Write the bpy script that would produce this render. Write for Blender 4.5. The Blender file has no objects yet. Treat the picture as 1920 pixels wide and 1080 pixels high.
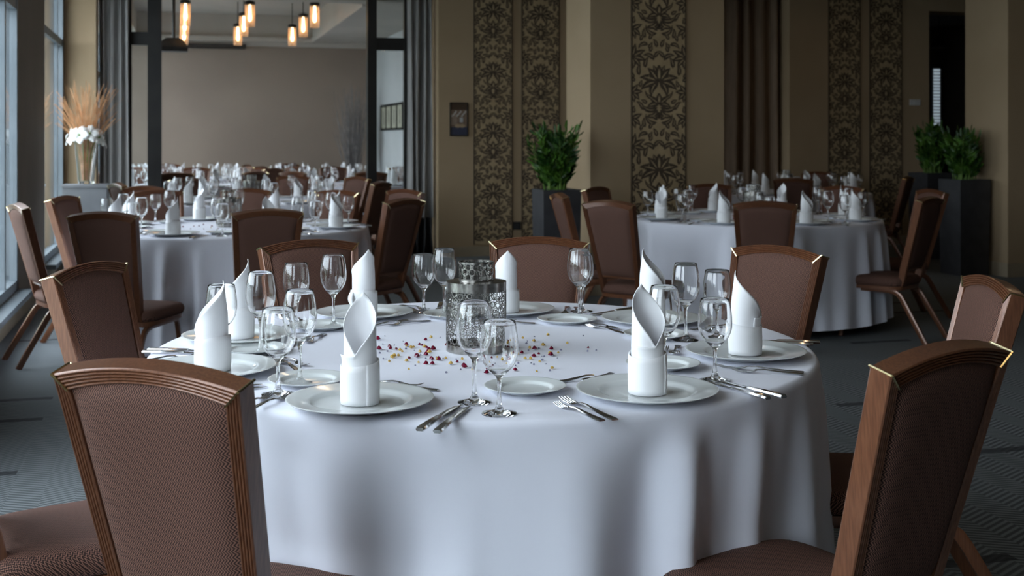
import bpy, math, random
from mathutils import Vector, Matrix
random.seed(7)
PI = math.pi
SC = bpy.context.scene
COL = SC.collection

# ------------------------------------------------------------------ camera
F, HOR, CAMZ, TH = 2220.0, 262.0, 1.317, math.radians(15.8)
CO, SI = math.cos(TH), math.sin(TH)
def C(X, Y):                      # view-aligned ground plan -> room plan
    return (X*CO + Y*SI, -X*SI + Y*CO)
def px2(px, Y):
    return C((px-960)/F*Y, Y)
def on_q(px, q):                  # room x of an image column on the plane y = q
    return q*math.tan(math.atan((px-960)/F) + TH)
cam = bpy.data.cameras.new('camera'); camo = bpy.data.objects.new('camera', cam); COL.objects.link(camo)
camo.location = (0, 0, CAMZ); camo.rotation_euler = (PI/2, 0, -TH)
cam.sensor_width = 36; cam.lens = F/1920*36; cam.shift_y = -(540-HOR)/1920
cam.clip_start = .05; cam.clip_end = 200
cam.dof.use_dof = True; cam.dof.focus_distance = 2.9; cam.dof.aperture_fstop = 6.5
SC.camera = camo
# ------------------------------------------------------------------ world, light, exposure
SC.view_settings.view_transform = 'Standard'; SC.view_settings.look = 'None'
SC.view_settings.gamma = 1; SC.view_settings.use_curve_mapping = False
SC.view_settings.exposure = 0.12
SKY = 8.8
LAMP = 2.0
w = bpy.data.worlds.new('overcast_sky'); SC.world = w; w.use_nodes = True
bg = w.node_tree.nodes['Background']; bg.inputs[0].default_value = (.83, .905, 1.0, 1); bg.inputs[1].default_value = SKY
cy = SC.cycles
cy.max_bounces = 14; cy.diffuse_bounces = 5; cy.glossy_bounces = 5; cy.transmission_bounces = 12; cy.transparent_max_bounces = 12
cy.blur_glossy = .6; cy.sample_clamp_indirect = 6; cy.use_denoising = True
WINDOWS = [(11.1, 12.95), (7.2, 9.35), (2.2, 4.9), (-.4, 1.7), (-3.7, -2.7), (14.3, 16.5), (17.1, 19.3)]   # along the left wall; those out of view placed to shape the light
WX, WZ0, WZ1 = -1.12, .22, 3.0
for a, b in WINDOWS:
    l = bpy.data.lights.new('window_portal', 'AREA'); l.shape = 'RECTANGLE'; l.size = WZ1-WZ0; l.size_y = b-a
    l.cycles.is_portal = True
    o = bpy.data.objects.new('window_portal', l); COL.objects.link(o)
    o.location = (WX-.17, (a+b)/2, (WZ0+WZ1)/2); o.rotation_euler = (0, -PI/2, 0)

# ------------------------------------------------------------------ materials
MATS = {}
def mat(name, base, rough=.5, metal=0., **kw):
    m = bpy.data.materials.new(name); m.use_nodes = True; MATS[name] = m
    b = m.node_tree.nodes['Principled BSDF']
    b.inputs['Base Color'].default_value = (*base, 1); b.inputs['Roughness'].default_value = rough; b.inputs['Metallic'].default_value = metal
    for k, v in kw.items():
        b.inputs[k.replace('_', ' ')].default_value = (*v, 1) if isinstance(v, tuple) and len(v) == 3 else v
    return m
class NT:
    def __init__(s, m): s.m = m; s.t = m.node_tree; s.b = s.t.nodes['Principled BSDF']
    def n(s, typ, **kw):
        x = s.t.nodes.new(typ)
        for k, v in kw.items(): setattr(x, k, v)
        return x
    def l(s, a, b): s.t.links.new(a, b)
    def math(s, op, a, b=None, c=None):
        x = s.n('ShaderNodeMath', operation=op)
        for i, v in enumerate((a, b, c)):
            if v is None: continue
            if isinstance(v, (int, float)): x.inputs[i].default_value = v
            else: s.l(v, x.inputs[i])
        return x.outputs[0]
    def mix(s, f, a, b):
        x = s.n('ShaderNodeMix', data_type='RGBA')
        for i, v in ((0, f), (6, a), (7, b)):
            if isinstance(v, tuple): x.inputs[i].default_value = (*v, 1)
            elif isinstance(v, (int, float)): x.inputs[i].default_value = v
            else: s.l(v, x.inputs[i])
        return x.outputs[2]
    def noise(s, scale, detail=3, vec=None, sc=None):
        x = s.n('ShaderNodeTexNoise'); x.inputs['Scale'].default_value = scale; x.inputs['Detail'].default_value = detail
        if vec is None: vec = s.n('ShaderNodeTexCoord').outputs['Object']
        if sc:
            mp = s.n('ShaderNodeMapping'); mp.inputs['Scale'].default_value = sc; s.l(vec, mp.inputs[0]); vec = mp.outputs[0]
        s.l(vec, x.inputs['Vector']); return x.outputs['Fac']
    def ramp(s, f, lo, hi):
        x = s.n('ShaderNodeMapRange'); x.interpolation_type = 'SMOOTHSTEP'; x.inputs[1].default_value = lo; x.inputs[2].default_value = hi
        s.l(f, x.inputs[0]); return x.outputs[0]
    def bump(s, h, strength, dist):
        x = s.n('ShaderNodeBump'); x.inputs['Strength'].default_value = strength; x.inputs['Distance'].default_value = dist
        s.l(h, x.inputs['Height']); s.l(x.outputs[0], s.b.inputs['Normal'])
    def color(s, c): s.l(c, s.b.inputs['Base Color'])
def varied(name, c1, c2, rough, scale=3., sc=None, bump=0, **kw):
    m = mat(name, c1, rough, **kw); n = NT(m); f = n.noise(scale, 4, sc=sc); n.color(n.mix(n.ramp(f, .35, .65), c1, c2))
    if bump: n.bump(n.noise(scale*6, 3, sc=sc), .25, bump)
    return m
def chevron(n, u, v, pu, h, slope=1.):
    row = n.math('DIVIDE', v, h); fr = n.math('FRACT', row); alt = n.math('PINGPONG', n.math('FLOOR', row), 1)
    s = n.math('MULTIPLY_ADD', alt, 2., -1.)
    ph = n.math('ADD', n.math('DIVIDE', u, pu), n.math('MULTIPLY', s, n.math('MULTIPLY', fr, slope)))
    return n.math('PINGPONG', n.math('MULTIPLY', ph, 2.), 1.)
def fabric(name, dark, light, pu=.0046, h=.0048):
    m = mat(name, light, .8, Specular_IOR_Level=.25); n = NT(m)
    uv = n.n('ShaderNodeUVMap'); sp = n.n('ShaderNodeSeparateXYZ'); n.l(uv.outputs[0], sp.inputs[0])
    f = chevron(n, sp.outputs[0], sp.outputs[1], pu, h)
    k = n.ramp(f, .35, .8); n.color(n.mix(k, dark, light)); n.bump(f, .5, .001); return m
wallm = varied('beige_wall', (.37, .268, .160), (.40, .293, .180), .85, 1.3)
farwall = varied('warm_grey_wall', (.25, .195, .155), (.28, .22, .175), .85, .8)
whitewall = varied('pale_wall', (.5, .5, .5), (.55, .55, .55), .8, .8)
ceilm = varied('ceiling_paint', (.42, .385, .34), (.46, .42, .37), .9, 1.)
windowframe = varied('grey_window_paint', (.13, .155, .175), (.16, .185, .205), .45, 2.)
lowbouncem = varied('low_bounce_brown', (.07, .048, .032), (.09, .062, .042), .6, 2., sc=(1, 1, .1))  # made-up dark finish for the unseen walls, cuts bounced light
pillarm = varied('brown_pier_paint', (.16, .125, .095), (.19, .15, .115), .7, 1.)
blackm = varied('black_steel', (.008, .007, .007), (.013, .012, .011), .5, 5.)
basem = varied('baseboard_paint', (.32, .26, .18), (.36, .29, .20), .5, 4.)
cloth = mat('white_linen', (.78, .79, .88), .75, Sheen_Weight=.1); n = NT(cloth); n.bump(n.noise(900, 1), .12, .0006)
napm = mat('napkin_cotton', (.88, .88, .90), .8); n = NT(napm); n.bump(n.noise(700, 1), .12, .0006)
porc = varied('porcelain', (.72, .75, .75), (.76, .78, .78), .08, 4., Specular_IOR_Level=.6)
steel = varied('polished_steel', (.62, .62, .63), (.70, .70, .71), .14, 8., metal=1.)
glassm = mat('clear_glass', (1, 1, 1), 0., Transmission_Weight=1., IOR=1.48)
lattice = varied('pewter', (.26, .25, .235), (.40, .385, .36), .25, 60., metal=1.)
fab = fabric('herringbone_fabric', (.022, .010, .008), (.225, .113, .082), .0052, .0055)
wood = mat('brown_lacquer_wood', (.10, .045, .022), .30, .25, Coat_Weight=.4, Coat_Roughness=.12); n = NT(wood)
g = n.noise(20, 5, sc=(12, 12, .5)); n.color(n.mix(n.ramp(g, .25, .75), (.125, .046, .022), (.205, .083, .040)))
brass = varied('brass_trim', (.80, .66, .36), (.9, .78, .48), .2, 20., metal=1.)
curt = varied('grey_curtain', (.26, .25, .245), (.32, .31, .30), .85, 30., sc=(1, 1, .1))
curtb = varied('taupe_curtain', (.22, .155, .105), (.27, .19, .13), .85, 30., sc=(1, 1, .1))
curthem = varied('black_curtain_hem', (.015, .015, .017), (.02, .02, .022), .8, 20.)
damb = varied('damask_ground', (.38, .28, .16), (.45, .335, .195), .5, 8.)
damd = varied('damask_flock', (.060, .042, .027), (.085, .06, .038), .8, 30.)
planterm = varied('charcoal_planter', (.030, .030, .034), (.042, .042, .046), .5, 8.)
soil = varied('soil', (.02, .014, .009), (.05, .035, .02), .95, 60.)
leafm = mat('glossy_leaf', (.05, .16, .025), .4); n = NT(leafm); n.color(n.mix(n.ramp(n.noise(9, 2), .35, .65), (.012, .048, .008), (.085, .20, .022)))
stemm = varied('green_stem', (.10, .20, .03), (.16, .27, .05), .5, 10.)
grassm = varied('dried_grass', (.42, .20, .085), (.62, .33, .16), .8, 12.)
petalm = varied('white_petal', (.80, .81, .80), (.88, .88, .85), .6, 12.)
twigm = varied('grey_twig', (.13, .12, .115), (.22, .20, .19), .8, 12.)
stonem = varied('grey_pedestal', (.15, .155, .165), (.18, .185, .195), .5, 4.)
plastic = varied('dark_plastic', (.02, .02, .02), (.03, .03, .03), .4, 8.)
white_pl = varied('white_plastic', (.6, .6, .58), (.64, .64, .62), .4, 8.)
redg = mat('garnet_crystal', (.20, .004, .03), .08, Transmission_Weight=.25, IOR=1.5)
yelg = mat('amber_crystal', (.80, .55, .14), .12, Transmission_Weight=.4, IOR=1.5)
clrg = mat('lavender_crystal', (.30, .30, .42), .08, Transmission_Weight=.35, IOR=1.5)
ground = varied('paving', (.22, .24, .23), (.3, .32, .3), .9, .6)
hedge = varied('hedge_leaf', (.04, .09, .03), (.09, .16, .06), .8, 6.)
def emis(name, c, s):
    m = mat(name, c, .5); b = m.node_tree.nodes['Principled BSDF']
    n = NT(m); f = n.noise(3, 1); n.color(n.mix(f, c, tuple(x*.97 for x in c)))
    b.inputs['Emission Color'].default_value = (*c, 1); b.inputs['Emission Strength'].default_value = s; return m
bulbm = emis('bulb_glow', (1, .64, .30), 8*LAMP)
shadem = emis('lit_frosted_shade', (.62, .42, .25), .12*LAMP)
t = shadem.node_tree; o_ = t.nodes['Material Output']; mxs = t.nodes.new('ShaderNodeMixShader'); mxs.inputs[0].default_value = .45; trs = t.nodes.new('ShaderNodeBsdfTransparent')
t.links.new(trs.outputs[0], mxs.inputs[1]); t.links.new(t.nodes['Principled BSDF'].outputs[0], mxs.inputs[2]); t.links.new(mxs.outputs[0], o_.inputs[0])
downm = emis('downlight_glow', (1, .70, .40), 11*LAMP)
candm = emis('candle_glow', (1, .42, .08), 4*LAMP)
blindm = emis('daylight_blind', (.62, .75, .85), .35)
pane = bpy.data.materials.new('window_glass'); pane.use_nodes = True; MATS['pane'] = pane
t = pane.node_tree; t.nodes.clear(); out = t.nodes.new('ShaderNodeOutputMaterial'); mx = t.nodes.new('ShaderNodeMixShader')
tr = t.nodes.new('ShaderNodeBsdfTransparent'); tr.inputs[0].default_value = (.90, .95, .95, 1); gl = t.nodes.new('ShaderNodeBsdfGlossy'); gl.inputs['Roughness'].default_value = .01
fr = t.nodes.new('ShaderNodeFresnel'); fr.inputs[0].default_value = 1.5
mlt = t.nodes.new('ShaderNodeMath'); mlt.operation = 'MULTIPLY'; mlt.inputs[1].default_value = 1.35; mlt.use_clamp = True
t.links.new(fr.outputs[0], mlt.inputs[0]); t.links.new(mlt.outputs[0], mx.inputs[0]); t.links.new(tr.outputs[0], mx.inputs[1]); t.links.new(gl.outputs[0], mx.inputs[2]); t.links.new(mx.outputs[0], out.inputs[0])
# carpet
carpet = mat('carpet', (.1, .11, .12), .95); n = NT(carpet)
tc = n.n('ShaderNodeTexCoord'); sp = n.n('ShaderNodeSeparateXYZ'); n.l(tc.outputs['Object'], sp.inputs[0]); X_, Y_ = sp.outputs[0], sp.outputs[1]
f = chevron(n, Y_, X_, .030, .12, 2.2)
bc = n.mix(n.ramp(f, .3, .75), (.055, .063, .068), (.18, .197, .205))
big = n.noise(.7, 3); bc = n.mix(n.math('MULTIPLY', n.ramp(big, .35, .7), .35), bc, (.16, .178, .19))
cx = n.math('DIVIDE', X_, 1.05); cyy = n.math('DIVIDE', n.math('ADD', Y_, n.math('MULTIPLY', n.math('FLOOR', cx), .31)), .47)
cmb = n.n('ShaderNodeCombineXYZ'); n.l(n.math('FLOOR', cx), cmb.inputs[0]); n.l(n.math('FLOOR', cyy), cmb.inputs[1])
wn = n.n('ShaderNodeTexWhiteNoise'); n.l(cmb.outputs[0], wn.inputs['Vector'])
on = n.math('MULTIPLY', n.math('GREATER_THAN', wn.outputs['Value'], .62), n.math('MULTIPLY', n.math('LESS_THAN', n.math('FRACT', cx), .42), n.math('LESS_THAN', n.math('FRACT', cyy), .13)))
n.color(n.mix(n.math('MULTIPLY', on, .85), bc, (.018, .02, .024))); n.bump(f, .5, .003)

# ------------------------------------------------------------------ mesh helpers
class MB:
    def __init__(s): s.v = []; s.f = []; s.uv = None
    def add(s, vs, fs, M=None):
        o = len(s.v); s.v += [tuple(M @ Vector(p)) if M else tuple(p) for p in vs]; s.f += [[i+o for i in q] for q in fs]; return s
    def box(s, x0, x1, y0, y1, z0, z1, M=None, bev=0):
        vs = [(x0,y0,z0),(x1,y0,z0),(x1,y1,z0),(x0,y1,z0),(x0,y0,z1),(x1,y0,z1),(x1,y1,z1),(x0,y1,z1)]
        return s.add(vs, [(3,2,1,0),(4,5,6,7),(0,1,5,4),(1,2,6,5),(2,3,7,6),(3,0,4,7)], M)
    def lathe(s, prof, seg=32, M=None, sx=1., sy=1.):
        vs, fs, rings = [], [], []
        for r, z in prof:
            if r < 1e-6: rings.append([len(vs)]); vs.append((0, 0, z))
            else:
                rings.append(list(range(len(vs), len(vs)+seg)))
                vs += [(r*sx*math.cos(2*PI*i/seg), r*sy*math.sin(2*PI*i/seg), z) for i in range(seg)]
        for a, b in zip(rings, rings[1:]):
            for i in range(seg):
                j = (i+1) % seg
                if len(a) == 1 and len(b) == 1: continue
                if len(a) == 1: fs.append((a[0], b[j], b[i])) 
                elif len(b) == 1: fs.append((a[i], a[j], b[0]))
                else: fs.append((a[i], a[j], b[j], b[i]))
        return s.add(vs, fs, M)
    def grid(s, fn, nu, nv, closeu=False, M=None):
        vs = [fn(i/nu, j/nv) for j in range(nv+1) for i in range(nu + (0 if closeu else 1))]
        W = nu if closeu else nu+1; fs = []
        for j in range(nv):
            for i in range(nu):
                k = (i+1) % W; fs.append((j*W+i, j*W+k, (j+1)*W+k, (j+1)*W+i))
        return s.add(vs, fs, M)
    def sections(s, secs, cap=True):
        k = len(secs[0]); vs = [p for q in secs for p in q]; fs = []
        for a in range(len(secs)-1):
            for i in range(k):
                j = (i+1) % k; fs.append((a*k+i, a*k+j, (a+1)*k+j, (a+1)*k+i))
        if cap: fs += [tuple(range(k))[::-1], tuple(range((len(secs)-1)*k, len(secs)*k))]
        return s.add(vs, fs)
    def tube(s, pts, r, seg=6, r2=None, flat=None):
        pts = [Vector(p) for p in pts]; secs = []
        for i, p in enumerate(pts):
            d = (pts[min(i+1, len(pts)-1)] - pts[max(i-1, 0)]).normalized()
            up = Vector((1, 0, 0)) if abs(d.x) < .9 else Vector((0, 1, 0))
            a = d.cross(up).normalized(); b = d.cross(a)
            rr = r if r2 is None else r + (r2-r)*i/max(1, len(pts)-1)
            if flat: secs.append([p + b*x*flat[0] + a*y*flat[1] for x, y in ((-1,-.7),(-.8,-1),(.8,-1),(1,-.7),(1,.7),(.8,1),(-.8,1),(-1,.7))])
            else: secs.append([p + a*rr*math.cos(2*PI*k/seg) + b*rr*math.sin(2*PI*k/seg) for k in range(seg)])
        return s.sections(secs)
    def build(s, name, m, parent=None, smooth=True, uv=None, sharp=35, normals=True):
        me = bpy.data.meshes.new(name); me.from_pydata(s.v, [], s.f); me.materials.append(m)
        if uv:
            L = me.uv_layers.new(name='UVMap'); d = L.data; vs = s.v
            for lp in me.loops: d[lp.index].uv = uv(vs[lp.vertex_index])
        if normals:
            import bmesh
            bm = bmesh.new(); bm.from_mesh(me); bmesh.ops.recalc_face_normals(bm, faces=bm.faces); bm.to_mesh(me); bm.free()
        if smooth:
            me.polygons.foreach_set('use_smooth', [True]*len(me.polygons)); me.set_sharp_from_angle(angle=math.radians(sharp))
        o = bpy.data.objects.new(name, me); COL.objects.link(o)
        if parent: o.parent = parent
        return o
def tag(o, label, cat, group=None):
    o['label'] = label; o['category'] = cat
    if group: o['group'] = group
    return o
def struct(o): o['kind'] = 'structure'; return o
def stuff(o): o['kind'] = 'stuff'; return o
def empty(name, loc=(0,0,0), rz=0):
    o = bpy.data.objects.new(name, None); COL.objects.link(o); o.location = loc; o.rotation_euler = (0,0,rz); o.empty_display_size = .05; return o
CH = {}
def kids(o):
    if o not in CH: CH[o] = list(o.children)
    return CH[o]
def dup(o, loc, rz, label, cat, group=None):
    def cp(a, par):
        c = a.copy(); COL.objects.link(c); c.parent = par
        for ch in kids(a): cp(ch, c)
        return c
    r = cp(o, None); r.location = loc; r.rotation_euler = (0, 0, rz); return tag(r, label, cat, group)
def box(name, m, x0, x1, y0, y1, z0, z1, parent=None): return MB().box(x0,x1,y0,y1,z0,z1).build(name, m, parent, smooth=False)
def deform(o, **k): return o

# ================================================================== THE ROOM
QB, QP, QF = 13.0, 13.3, 19.5          # front of the back wall, glass partition plane, far-room end wall
CEIL, XR, Q0 = 3.3, 13.0, -4.0
XFR = 3.13                              # far-room right wall
struct(box('floor', carpet, WX-.3, XR, Q0, QF+.2, -.1, 0))
struct(box('ground_outside', ground, -40, WX-.3, -40, 60, -.25, -.12))
struct(box('ceiling', ceilm, WX-.3, XR+.2, Q0, QP+.1, CEIL, CEIL+.15))
# left wall with window openings
m = MB(); edges = sorted(WINDOWS)
m.box(WX-.3, WX, Q0, QF+.2, 0, WZ0).box(WX-.3, WX, Q0, QF+.2, WZ1, CEIL+.3)
q = Q0
for a, b in edges: m.box(WX-.3, WX, q, a, WZ0, WZ1); q = b
m.box(WX-.3, WX, q, QF+.2, WZ0, WZ1)
struct(m.build('wall_left', pillarm, smooth=False))
for i, (a, b) in enumerate(WINDOWS):
    r = struct(empty('window_%d' % (i+1), (WX-.028, (a+b)/2, 0))); L = (b-a)/2
    m = MB(); fw = .07
    m.box(-.05,.026,-L,-L+fw,WZ0,WZ1).box(-.05,.026,L-fw,L,WZ0,WZ1).box(-.05,.026,-L,L,WZ0,WZ0+fw).box(-.05,.026,-L,L,WZ1-fw,WZ1)
    m.build('window_frame', windowframe, r, smooth=False)
    box('transom', windowframe, -.05, .02, -L+fw, L-fw, 2.27, 2.34, r)
    box('mullion', windowframe, -.05, .016, L*.42, L*.42+.06, WZ0+fw, WZ1-fw, r)
    for z0, z1 in ((WZ0+fw, 2.27), (2.34, WZ1-fw)):
        for y0, y1 in ((-L+fw, L*.42), (L*.42+.06, L-fw)):
            mb = MB().add([(0,y0,z0),(0,y1,z0),(0,y1,z1),(0,y0,z1)], [(0,1,2,3)]); mb.build('pane', pane, r, smooth=False, normals=False)
    MB().box(.03, .13, -L-.03, L+.03, WZ0-.04, WZ0-.001).build('window_sill', windowframe, r, smooth=False)
struct(box('baseboard_left', basem, WX, WX+.015, Q0, QB, 0, .10))
# back wall: left stub, right run with the curtained doorway and the dark opening
pL0 = on_q(180, QB); pR0 = on_q(822, QB)
pc0, pc1 = on_q(1357, QB)-.5, on_q(1480, QB); pd0, pd1 = on_q(1742, QB), on_q(1812, QB)+.3
m = MB(); m.box(WX, pL0, QB, QP+.1, 0, CEIL); struct(m.build('wall_back_stub', wallm, smooth=False))
m = MB(); m.box(pR0, pc0, QB, QP+.1, 0, CEIL).box(pc1, pd0, QB, QP+.1, 0, CEIL).box(pd1, XR, QB, QP+.1, 0, CEIL).box(pc0, pc1, QP, QP+.1, 0, CEIL).box(pd0, pd1, QB, QP+.1, 2.95, CEIL)
struct(m.build('wall_back', wallm, smooth=False))
struct(box('wall_header', wallm, pL0, pR0, QP, QP+.1, 3.12, CEIL))
m = MB().box(pR0-.012, pc0, QB-.015, QB, 0, .11).box(pc1, pd0, QB-.015, QB, 0, .11).box(pd1, XR, QB-.015, QB, 0, .11); struct(m.build('baseboard_back', basem, smooth=False))
struct(box('baseboard_stub', basem, WX, pL0, QB-.015, QB, 0, .11))
struct(box('wall_right', lowbouncem, XR, XR+.2, Q0, QP+.1, 0, CEIL))
struct(box('wall_front', lowbouncem, WX-.3, XR+.2, Q0-.2, Q0, 0, CEIL))
# free-standing damask pier
P1 = px2(1107, 10.0); PW, PD = 1.235, .64
struct(box('wall_damask_pier', wallm, P1[0], P1[0]+PW, P1[1], P1[1]+PD, 0, CEIL))
m = MB().box(P1[0]-.015, P1[0]+PW+.015, P1[1]-.015, P1[1]+PD+.015, 0, .11); struct(m.build('baseboard_pier', basem, smooth=False))
# right pier
P3 = px2(1890, 11.35)
struct(box('wall_right_pier', wallm, P3[0], P3[0]+PW, P3[1], P3[1]+PD, 0, CEIL))
m = MB().box(P3[0]-.015, P3[0]+PW+.015, P3[1]-.015, P3[1]+PD+.015, 0, .13); struct(m.build('baseboard_right_pier', basem, smooth=False))
# dark room behind the right opening
for nm, b_ in (('wall_corridor_back', (pd0-.6, pd1+2.2, 16.2, 16.3, 0, 3.1)), ('wall_corridor_left', (pd0-.7, pd0-.6, QP+.1, 16.3, 0, 3.1)), ('wall_corridor_right', (pd1+2.2, pd1+2.3, QP+.1, 16.3, 0, 3.1)), ('ceiling_corridor', (pd0-.7, pd1+2.3, QP+.1, 16.3, 3.1, 3.2))): struct(box(nm, pillarm, *b_))
struct(box('floor_corridor', carpet, pd0-.7, pd1+2.3, QP+.1, 16.3, -.1, 0.002)); 
# far room shell
struct(box('wall_far', farwall, WX, XFR+.2, QF, QF+.2, 0, 3.5))
struct(box('wall_far_right', whitewall, XFR, XFR+.2, QP+.1, QF, 0, 3.5))
TX0, TX1, TQ0, TQ1 = -.6, 2.10, 13.75, 19.2
m = MB().box(WX, TX0, QP+.1, QF, 2.9, 3.4).box(TX1, XFR, QP+.1, QF, 2.9, 3.4).box(TX0, TX1, QP+.1, TQ0, 2.9, 3.4).box(TX0, TX1, TQ1, QF, 2.9, 3.4)
m.box(TX0-.1, TX1+.1, TQ0-.1, TQ1+.1, 3.30, 3.4)
struct(m.build('ceiling_far', ceilm, smooth=False))
m = MB()
for (a, b, c, d) in ((TX0-.04, TX1+.04, TQ1-.05, TQ1+.02), (TX1-.02, TX1+.05, TQ0, TQ1+.02), (TX0-.05, TX0+.02, TQ0, TQ1+.02)): m.box(a, b, c, d, 2.87, 2.95)
struct(m.build('trim_1', ceilm, smooth=False))
struct(box('trim_2', ceilm, WX, XFR, QF-.06, QF, 2.82, 2.9))
# glazed partition between the rooms
r = struct(empty('window_7', (0, QP, 0)))
def post(px0, px1, d=.07): box('post', blackm, on_q(px0, QP), on_q(px1, QP), -d, d, 0, 3.12, r)
post(277, 303, .06); post(688, 705, .06); post(236, 247, .04); post(757, 766, .04)
for a, b, za, zb in ((247, 277, 2.33, 2.47), (705, 757, 2.33, 2.47), (247, 277, 0, .12), (705, 757, 0, .12)):
    box('rail', blackm, on_q(a, QP), on_q(b, QP), -.035, .035, za, zb, r)
box('rail', blackm, on_q(236, QP), on_q(766, QP), -.04, .04, 3.04, 3.12, r)
for a, b in ((247, 277), (705, 757)):
    for za, zb in ((.12, 2.33), (2.47, 3.04)):
        x0, x1 = on_q(a, QP), on_q(b, QP)
        MB().add([(x0,0,za),(x1,0,za),(x1,0,zb),(x0,0,zb)], [(0,1,2,3)]).build('pane', pane, r, smooth=False, normals=False)

# ---------------------------------------------------------------- curtains
def curtain(x0, x1, y, z0, z1, m, folds, label, hem=0, amp=.05, ph=0.):
    r = empty('curtain', ((x0+x1)/2, y, 0)); W = x1-x0
    def fn(z_0, z_1):
        def f(a, b):
            k = a + .012*math.sin(a*19+ph); s = math.sin(k*folds*2*PI+ph)
            return (-W/2 + W*a + .012*math.sin(b*3+a*9), amp*(.75+.25*math.sin(a*13+ph))*math.copysign(abs(s)**.7, s)*(1-.15*b), z_0+(z_1-z_0)*b)
        return f
    zc = z0+hem
    a = MB().grid(fn(zc, z1), folds*14, 6).build('drape', m, r, normals=False); a.modifiers.new('thick', 'SOLIDIFY').thickness = .004
    if hem:
        a = MB().grid(fn(z0, zc), folds*14, 2).build('hem_band', curthem, r, normals=False); a.modifiers.new('thick', 'SOLIDIFY').thickness = .004
    box('track', blackm, -W/2-.03, W/2+.03, -.02, .02, z1-.005, z1+.04, r)
    tag(r, label, 'curtain')
curtain(on_q(181, QB)+.01, on_q(244, QP-.1), QP-.12, .015, 3.2, curt, 4, 'grey floor-length curtain left of the opening, behind the dried grass vase', 0, .05)
curtain(on_q(763, QP-.1), pR0-.015, QP-.12, .015, 3.2, curt, 4, 'grey curtain with black bottom band right of the opening', .42, .055, 1.)
curtain(pc0+.02, pc1-.015, QP-.1, .015, 3.2, curtb, 7, 'taupe curtain in the wall recess behind the right table', 0, .06, .5)

# ---------------------------------------------------------------- damask panels
def leaf(x, y, ang, ln, wd, curl, nn=7):
    pts_l, pts_r = [], []; cx_, cy_ = x, y; a = ang
    for i in range(nn+1):
        t_ = i/nn; h = wd*.5*(math.sin(PI*min(1, t_*.93+.07))**.75)*(1.15-.5*t_)
        if i in (0, nn): h = wd*.04
        nx, ny = -math.sin(a), math.cos(a)
        pts_l.append((cx_+nx*h, cy_+ny*h)); pts_r.append((cx_-nx*h, cy_-ny*h))
        cx_ += math.cos(a)*ln/nn; cy_ += math.sin(a)*ln/nn; a += curl/nn
    return pts_l + pts_r[::-1]
def motif():
    D = math.radians; L = []
    def add(x, y, a, ln, wd, c):
        L.append((x, y, D(a), ln, wd, D(c)))
        L.append((-x, y, D(180-a), ln, wd, D(-c)))
    for a, ln, wd, c in ((90,.30,.15,0),(62,.32,.15,-25),(33,.36,.15,-45),(4,.36,.14,-60),(-26,.30,.13,-85)): add(.01, .02, a, ln, wd, c)
    for a, ln, wd, c in ((90,.20,.12,0),(52,.22,.11,-40),(14,.22,.10,-60)): add(.01, -.36, a, ln, wd, c)
    add(.03,-.40,-35,.36,.10,110); add(.03,-.44,-70,.26,.09,90); add(.06,-.24,-8,.26,.07,95)
    add(.03,-.62,55,.22,.08,-80); add(.04,-.66,-15,.30,.08,120); add(.0,-.60,90,.12,.08,0)
    for a, ln, wd, c in ((205,.24,.11,50),(176,.27,.12,35),(146,.28,.12,15),(114,.25,.11,-20),(238,.20,.10,60)): add(.50, .44, a, ln, wd, c)
    for a, ln, wd, c in ((200,.19,.10,50),(165,.20,.11,20),(128,.19,.10,0),(240,.17,.09,30)): add(.50, -.16, a, ln, wd, c)
    for a, ln, wd, c in ((195,.20,.10,50),(155,.21,.10,0),(235,.18,.09,30)): add(.50, -.60, a, ln, wd, c)
    add(.09,.40,62,.24,.09,-95); add(.08,.44,105,.18,.08,80); add(.25,.27,80,.20,.09,65); add(.20,.66,25,.22,.08,-110); add(.04,.62,82,.16,.08,-40); add(.36,.14,75,.20,.09,40)
    add(.30,-.45,85,.20,.08,-80); add(.25,-.74,60,.18,.08,60); add(.34,.72,100,.16,.07,60)
    rn = random.Random(31); P = 1.52
    def samp(q_):
        x, y, a, ln, wd, c = q_; return [(x+math.cos(a+c*t_*.5)*ln*t_, y+math.sin(a+c*t_*.5)*ln*t_) for t_ in (.1, .4, .7, 1.)]
    pts = [p for q_ in L for p in samp(q_)]
    for _ in range(3000):
        x, y = rn.uniform(.02, .48), rn.uniform(-.76, .76)
        def clear(x, y, d): return all((x-p[0])**2+min((y-p[1])**2, (y-p[1]-P)**2, (y-p[1]+P)**2) > d*d for p in pts)
        a = rn.uniform(20, 160); ex, ey = x+.1*math.cos(D(a)), y+.1*math.sin(D(a))
        if clear(x, y, .062) and clear(ex, ey, .055) and ex > .02: add(x, y, a, .13, .075, rn.uniform(-60, 60)); pts += samp(L[-1])+samp(L[-2])
    return L
MOT = motif()
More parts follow.
